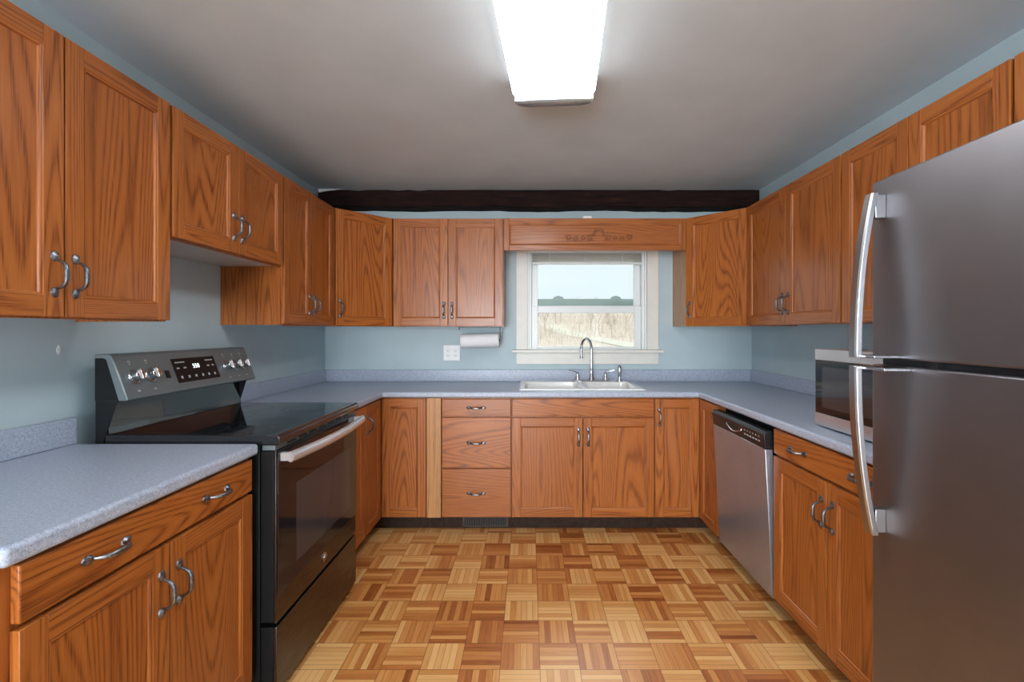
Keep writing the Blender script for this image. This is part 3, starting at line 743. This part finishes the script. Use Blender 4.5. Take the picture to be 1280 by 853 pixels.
text('550', 'display_digits', 1.05, M['digits'], ds, onp(.6, 78.9, .075)-V(*s_), RE)
def mark(par, name, *q):
    b = MB(); slab(b, *q); b.build(name, M['print'], par, sub=s_)
for y in (75, 76.6, 78.2, 79.8, 81.3, 82.8): mark(ds, 'touch_key', y-.22, y+.22, .3, .37, .062, .066)
for y in (74.8, 76.3, 81.8, 83): mark(ds, 'touch_key', y-.3, y+.3, .56, .6, .062, .066)
for y0_, y1_ in ((74.5, 76.6), (81.4, 83.3)): mark(ds, 'printed_line', y0_, y1_, .72, .75, .062, .066)
b = MB(); slab(b, 71.9, 72.8, .36, .56, .005, .05); b.build('warning_lamp', M['plastic_black'], cp, sub=s_)
for y in (66.3, 69.2, 86.6, 89.2, 91.6):
    for t_, w_ in ((.84, .22), (.78, .12), (.14, .25)): mark(cp, 'dial_mark', y-w_, y+w_, t_, t_+.035, .003, .006)
b = MB(); b.lathe([(1.02, 0), (1.02, .12), (.85, .2), (.8, .9), (.78, 1.05), (.7, 1.12)], (0, 0, 0), (0, 0, 1), 24, 0)
b.box(-.16, .16, -.82, .82, 1.0, 1.35, 0)
kn = None
for y in (66.3, 69.2, 86.6, 89.2, 91.6):
    if kn is None:
        kn = b.build('knob', M['chrome'], cp, loc=onp(.5, y, .02)-V(*s_), rot=RE, bevel=.04)
    else: clone(kn, cp, onp(.5, y, .02)-V(*s_), RE)
# oven door
b = MB(); b.box(-34.7, -34.35, Y0+.15, Y1-.15, 10.95, 34.5, 0); b.box(-36.5, -34.71, Y0+.2, Y1-.2, 11.0, 34.45, 1); od = b.build('oven_door', [M['slate'], M['black_satin']], rg, sub=s_, bevel=.08)
b = MB(); b.box(-34.34, -34.15, Y0+.3, Y1-.3, 14.7, 34.3); gl = b.build('door_glass', M['oven_glass'], od, sub=s_, bevel=.05)
b = MB(); b.box(-34.16, -34.13, 69.4, 90.2, 17.0, 28.6); b.build('oven_window', M['oven_inner'], gl, sub=s_)
b = MB(); b.box(-36.4, -34.6, Y0+.4, Y1-.4, 34.55, 35.2); b.build('vent_trim', M['slate_light'], rg, sub=s_)
b = MB()
for k in range(7): b.box(-34.6, -34.57, Y0+3.5+k*3.4, Y0+6.2+k*3.4, 34.72, 35.02)
b.build('vent_slots', M['slot'], rg, sub=s_)
b = MB(); pts = []; n = 20
for k in range(n+1):
    t = -1+2*k/n; pts.append((-32.75+1.05*(1-t*t), 79+t*14.1, 33.55))
b.tube(pts, .68, 16, flat=(1.1, .75))
for y in (65.3, 92.7): b.box(-34.14, -32.6, y-.4, y+.4, 33.0, 34.1)
b.build('handle', M['handle_bright'], od, sub=s_)
b = MB(); b.lathe([(.78, 0), (.78, .06), (.7, .09), (.62, .05), (0, .05)], (-34.34, 79.4, 12.9), (1, 0, 0), 28); bd = b.build('badge', M['chrome_dark'], od, sub=s_)
text('GE', 'badge_letters', .75, M['chrome'], bd, V(-34.27, 79.4, 12.9)-V(*s_), (R(90), 0, R(90)), .02)
b = MB(); b.box(-34.8, -34.3, Y0+.15, Y1-.15, 1.2, 10.45, 0); b.box(-36.5, -34.81, Y0+.2, Y1-.2, 1.3, 10.35, 1); b.build('storage_drawer', [M['slate'], M['black_satin']], rg, sub=s_, bevel=.08)

# ------------------------------------------------------------------ dishwasher (front leans out a little at the top)
dw = empty('dishwasher', (RF, 94.9, 0), label='stainless steel dishwasher with black control strip under the right counter', cat='dishwasher'); s_ = (RF, 94.9, 0)
D0, D1 = 83.0, 106.7
b = MB(); b.box(RF+1.0, RF+23.4, D0+.1, D1-.1, 3.4, 34.1); b.build('tub', M['black_satin'], dw, sub=s_)
b = MB(); b.box(RF+3, RF+3.5, D0+.1, D1-.1, .02, 3.35); b.build('toe_kick', M['plastic_black'], dw, sub=s_)
def dx_(z): return 43.1 - (z-3.6)/29.6*1.5
b = MB(); b.prism([(dx_(3.6), 3.6), (dx_(29.95), 29.95), (dx_(29.95)+1.4, 29.95), (dx_(3.6)+1.4, 3.6)], D0+.25, D1-.2, 'y'); dd = b.build('door', M['steel'], dw, sub=s_, bevel=.12)
b = MB(); b.prism([(dx_(30), 30), (dx_(32.6)-.15, 32.6), (dx_(33.2)+.25, 33.25), (dx_(33.2)+1.5, 33.25), (dx_(30)+1.5, 30)], D0+.2, D1-.15, 'y'); cpn = b.build('control_panel', M['plastic_black'], dd, sub=s_, bevel=.15, seg=3)
b = MB(); pts = [(dx_(31)-.12, 92.0, 31.75)] + [(dx_(30.9)-.22-.1*math.sin(math.pi*k/10), 92.0+6.6*k/10, 31.55-.8*math.sin(math.pi*k/10)) for k in range(11)] + [(dx_(31)-.12, 98.6, 31.75)]
b.tube(pts, .13, 8); b.build('handle_lip', M['chrome_dark'], cpn, sub=s_)
b = MB(); b.prism([(92.3, 31.6), (98.3, 31.6), (98.0, 32.3), (92.6, 32.3)], dx_(31.8)-.1, dx_(31.8)-.02, 'x'); b.build('handle_pocket', M['slot'], cpn, sub=s_)
b = MB()
for k, y in enumerate((90.6, 89.5, 88.4, 87.3, 86.2, 85.1)): b.box(dx_(31.3)-.11, dx_(31.3)-.02, y-.3, y+.3, 31.0, 31.25); b.box(dx_(31.9)-.13, dx_(31.9)-.03, y-.16, y+.16, 31.8, 32.05)
b.build('buttons', M['print'], cpn, sub=s_)

# ------------------------------------------------------------------ refrigerator
FXF = 37.0; F0, F1 = 20.8, 50.8
fr = empty('refrigerator', (52, 36, 0), label='stainless steel top freezer refrigerator at the right edge of the room', cat='refrigerator'); s_ = (52, 36, 0)
b = MB(); b.box(FXF+2.8, 66.5, F0+.1, F1-.1, .6, 66.3); b.build('cabinet_body', M['black_satin'], fr, sub=s_, bevel=.2)
b = MB(); b.box(FXF+2.9, FXF+3.6, F0+1, F1-1, .02, .58); b.build('base_grille', M['plastic_black'], fr, sub=s_)
b = MB(); b.box(FXF, FXF+2.6, F0, F1, 48.0, 66.8); fd = b.build('freezer_door', M['fridge'], fr, sub=s_, bevel=.2, seg=3)
b = MB(); b.box(FXF, FXF+2.6, F0, F1, 3.0, 47.35); ld = b.build('lower_door', M['fridge'], fr, sub=s_, bevel=.2, seg=3)
b = MB(); b.box(FXF+.9, FXF+2.75, F0+.4, F1-.4, 47.37, 47.98); b.build('door_gasket', M['plastic_black'], fr, sub=s_)
def fh(par, prof, mounts, bracket):
    # prof: (z, X centre); swept rectangular bar
    b = MB(); rings = []
    for z, x in prof:
        rings.append([b.bm.verts.new((x+a, 49.3+c, z)) for a, c in ((-.36, -.42), (-.2, -.62), (.3, -.62), (.36, -.4), (.36, .4), (.3, .62), (-.2, .62), (-.36, .42))])
    for A, B in zip(rings, rings[1:]):
        for i in range(8): b.bm.faces.new((A[i], A[(i+1) % 8], B[(i+1) % 8], B[i]))
    b.bm.faces.new(rings[0]); b.bm.faces.new(rings[-1]); bmesh.ops.recalc_face_normals(b.bm, faces=b.bm.faces)
    for (z0, z1, xa) in mounts: b.box(xa, FXF-.005, 48.75, 49.85, z0, z1)
    h_ = b.build('handle', M['handle_steel'], par, sub=s_, bevel=.05)
    b = MB(); b.box(*bracket); b.build('handle_bracket', M['chrome_dark'], h_, sub=s_, bevel=.05)
up = []; n = 18
for k in range(n+1):
    t = k/n; z = 48.15 + t*(65.2-48.15); up.append((z, 34.15 + 1.75*t**2.2))
fh(fd, up, [(62.6, 65.0, 35.9)], (34.4, FXF-.005, 46.9, 49.9, 48.12, 48.4))
dn = [(47.25 - t*(47.25-29.7), 34.15 + 1.75*t**2.2) for t in [k/n for k in range(n+1)]]
fh(ld, dn, [(30.0, 32.4, 35.9)], (34.4, FXF-.005, 45.6, 49.9, 46.95, 47.25))
b = MB(); b.box(FXF+.5, FXF+1.4, 43.2, 44.2, 47.4, 47.95); b.build('hinge_stop', M['plastic_black'], fr, sub=s_)

# ------------------------------------------------------------------ microwave
MX = 46.0; m0, m1 = 56.0, 75.7; mz = CT+.35
mw = empty('microwave', (52, 66, CT), label='stainless and black microwave on the right counter behind the fridge', cat='microwave'); s_ = (52, 66, CT)
b = MB(); b.box(MX+1.2, MX+14.6, m0+.1, m1-.1, mz, 48.0); b.build('case', M['steel_light'], mw, sub=s_, bevel=.12)
b = MB(); b.box(MX, MX+1.18, m0, m1, mz-.05, mz+1.85); b.box(MX, MX+1.18, m0, m1, 46.3, 48.05); fp = b.build('front_frame', M['steel_light'], mw, sub=s_, bevel=.06)
b = MB(); b.box(MX+.05, MX+1.18, m0+.02, m1-.02, mz+1.87, 46.28); dg = b.build('door_glass', M['mw_glass'], mw, sub=s_, bevel=.05)
b = MB(); b.box(MX+.02, MX+.045, m0+6.0, m1-1.8, mz+2.9, 45.3); b.build('door_window', M['mw_inner'], dg, sub=s_)
for x in (MX+2.5, MX+12.5):
    for y in (m0+2, m1-2):
        b = MB(); b.lathe([(.5, 0), (.45, .33)], (x, y, CT+.005), seg=12); b.build('foot', M['plastic_black'], mw, sub=s_)

# ------------------------------------------------------------------ ceiling light (wraparound), slightly turned
cl = empty('ceiling_light', (2.75, 58.0, ZC), -math.atan(.074), 'long white wraparound ceiling light, switched on', 'ceiling light')
w = 6.6; zb = -3.6
def rrect(hw, y0, y1, r, n=6):
    pts = []
    for cx_, cy_, st_ in ((hw-r, y1-r, 0), (-hw+r, y1-r, 90), (-hw+r, y0+r, 180), (hw-r, y0+r, 270)):
        for k in range(n+1): pts.append((cx_+r*math.cos(R(st_+90*k/n)), cy_+r*math.sin(R(st_+90*k/n))))
    return pts
def loft(mb, levels):
    L = [[mb.bm.verts.new((x, y, z)) for x, y in pts] for pts, z in levels]; n = len(L[0])
    for A, B in zip(L, L[1:]):
        for i in range(n): mb.bm.faces.new((A[i], A[(i+1) % n], B[(i+1) % n], B[i]))
    mb.bm.faces.new(L[0]); mb.bm.faces.new(L[-1]); bmesh.ops.recalc_face_normals(mb.bm, faces=mb.bm.faces)
ye = 19.0
b = MB(); loft(b, [(rrect(w+.1, -25, ye, 1.2), -.01), (rrect(w, -25, ye, 1.4), -1.5), (rrect(w, -25, ye, 1.5), -3.0), (rrect(w-.35, -24.7, ye-.3, 2.2), zb)])
b.bm.normal_update()
for f in b.bm.faces:
    if abs(f.normal.z) < .5: f.material_index = 1
b.build('diffuser', [M['lamp'], M['lamp_side']], cl)
def endp(hw, y0, y1, r, sgn=1):
    pts = [(-hw, y0)] + [(hw, y0)]
    for cx_, st_ in ((hw-r, 0), (-hw+r, 90)):
        for k in range(7): pts.append((cx_+r*math.cos(R(st_+15*k)), y1-r*.62+r*.62*math.sin(R(st_+15*k))))
    return [(x, y*1.0) for x, y in pts]
for sgn in (1, -1):
    b = MB(); a0 = ye+.03 if sgn > 0 else 25.03
    loft(b, [(endp(w+.1, a0, a0+5.6, 3.2), -.02), (endp(w, a0, a0+5.4, 3.2), -1.6), (endp(w-.05, a0, a0+4.2, 3.0), -2.7), (endp(w-.2, a0, a0+2.2, 2.4), zb+.05)])
    if sgn < 0: bmesh.ops.rotate(b.bm, verts=b.bm.verts, cent=(0, 0, 0), matrix=Matrix.Rotation(math.pi, 3, 'Z'))
    b.build('end_cap', M['chrome_dark'], cl)

# ------------------------------------------------------------------ outdoors: field, wooded hillside, path
def hz(x, y):      # metres
    d = max(0, y-55)
    return -.9 + .078*d*(1/(1+math.exp(-(d-12)/6))) + .25*math.sin(x*.13)+.2*math.sin(y*.21+x*.05)
t = NT('dry_hillside_grass'); f = t.noise(t.coord(), .9, 5, .7); g = t.noise(t.coord(), 9., 4, .7)
t.set(Base_Color=t.mix(g, t.ramp(f, [(.3, (.40, .34, .28)), (.5, (.52, .45, .38)), (.7, (.46, .45, .34))]), (.60, .52, .45)), Roughness=.95)
M['hill'] = t.mat
M['path'] = plain('pale_grass_track', (.56, .54, .45), .95, nscale=2, namp=.15)
M['bark'] = plain('grey_brown_bark', (.44, .36, .31), .9, nscale=20, namp=.2)
M['twigs'] = plain('tan_brush_twigs', (.56, .47, .40), .9, nscale=3, namp=.25)
def terr(name, xs, ys, mat, dz=0, warp=None):
    bm = bmesh.new(); G = []
    for y in ys:
        row = []
        for x in xs:
            X = x + (warp(y) if warp else 0); row.append(bm.verts.new((X, y, hz(X, y)+dz)))
        G.append(row)
    for a in range(len(ys)-1):
        for c in range(len(xs)-1): bm.faces.new((G[a][c], G[a][c+1], G[a+1][c+1], G[a+1][c]))
    me = bpy.data.meshes.new(name); bm.to_mesh(me); bm.free(); me.materials.append(mat)
    for p in me.polygons: p.use_smooth = True
    o = bpy.data.objects.new(name, me); col.objects.link(o); return o
o = terr('hillside', [-80+5*k for k in range(45)], [4.5+3.2*k for k in range(56)], M['hill']); o['kind'] = 'structure'
o = terr('path', [-1.6, 0, 1.6], [50+1.5*k for k in range(30)], M['path'], .06, lambda y: 15-(y-50)*.26); o['kind'] = 'structure'
rnd = random.Random(11)
def tree_mesh(seed, H):
    r_ = random.Random(seed); b = MB()
    def br(p, d, L, rad, depth):
        q = p + d*L; b.tube([p, (p+q)/2 + Vector((r_.uniform(-.04, .04), r_.uniform(-.04, .04), 0))*L, q], [rad, rad*.8, rad*.55], 4)
        if depth == 0: return
        for k in range(r_.choice((3, 4)) if depth > 1 else 4):
            a = r_.uniform(0, 6.28); e = r_.uniform(.35, .85)
            nd = (d*math.cos(e) + Vector((math.cos(a), math.sin(a), .25))*math.sin(e)).normalized()
            br(p + d*L*r_.uniform(.45, 1), nd, L*r_.uniform(.5, .72), rad*.5, depth-1)
    br(Vector((0, 0, 0)), Vector((r_.uniform(-.06, .06), 0, 1)).normalized(), H*.45/S, .10/S, 4)
    return b
protos = []
trees = []
for k in range(64):
    y = rnd.uniform(72, 135); x = rnd.uniform(-12, 52)*y/100
    if abs(x-(15-(y-50)*.26)) < 3.0: continue
    trees.append((x, y))
lab = 'bare leafless tree on the hillside beyond the window'
for k, (x, y) in enumerate(trees):
    if k < 4:
        o = tree_mesh(k+3, 6.0).build('bare_tree', M['bark']); protos.append(o)
    else:
        o = protos[k % 4].copy(); col.objects.link(o)
    sc_ = rnd.uniform(.7, 1.15); o.scale = (sc_,)*3; o.rotation_euler = (0, 0, rnd.uniform(0, 6.28)); o.location = (x, y, hz(x, y)-.1)
    tag(o, lab, 'tree', 'bare trees on the hillside')
b = MB()                                           # tangled brush between the trees
for k in range(9000):
    y = rnd.uniform(60, 140); x = rnd.uniform(-16, 58)*y/100
    if abs(x-(15-(y-50)*.26)) < 2.2: continue
    z = hz(x, y); h_ = rnd.uniform(.6, 3.0); a = rnd.uniform(0, 6.28); w_ = rnd.uniform(.012, .035)
    tx, ty = x+rnd.uniform(-.5, .5)*h_, y+rnd.uniform(-.5, .5)*h_
    ca, sa = math.cos(a)*w_, math.sin(a)*w_
    b.face([(q[0]/S, q[1]/S, q[2]/S) for q in ((x-ca, y-sa, z-.05), (x+ca, y+sa, z-.05), (tx+ca*.3, ty+sa*.3, z+h_))])
    mx_, my_, mz_ = (x+tx)/2, (y+ty)/2, z+h_*.5
    b.face([(q[0]/S, q[1]/S, q[2]/S) for q in ((mx_-ca, my_, mz_), (mx_+ca, my_, mz_), (mx_+rnd.uniform(-.6, .6), my_+rnd.uniform(-.6, .6), mz_+h_*.4))])
o = b.build('hillside_brush', M['twigs']); tag(o, 'tangled tan brush covering the hillside beyond the window', 'brush', kind='stuff')
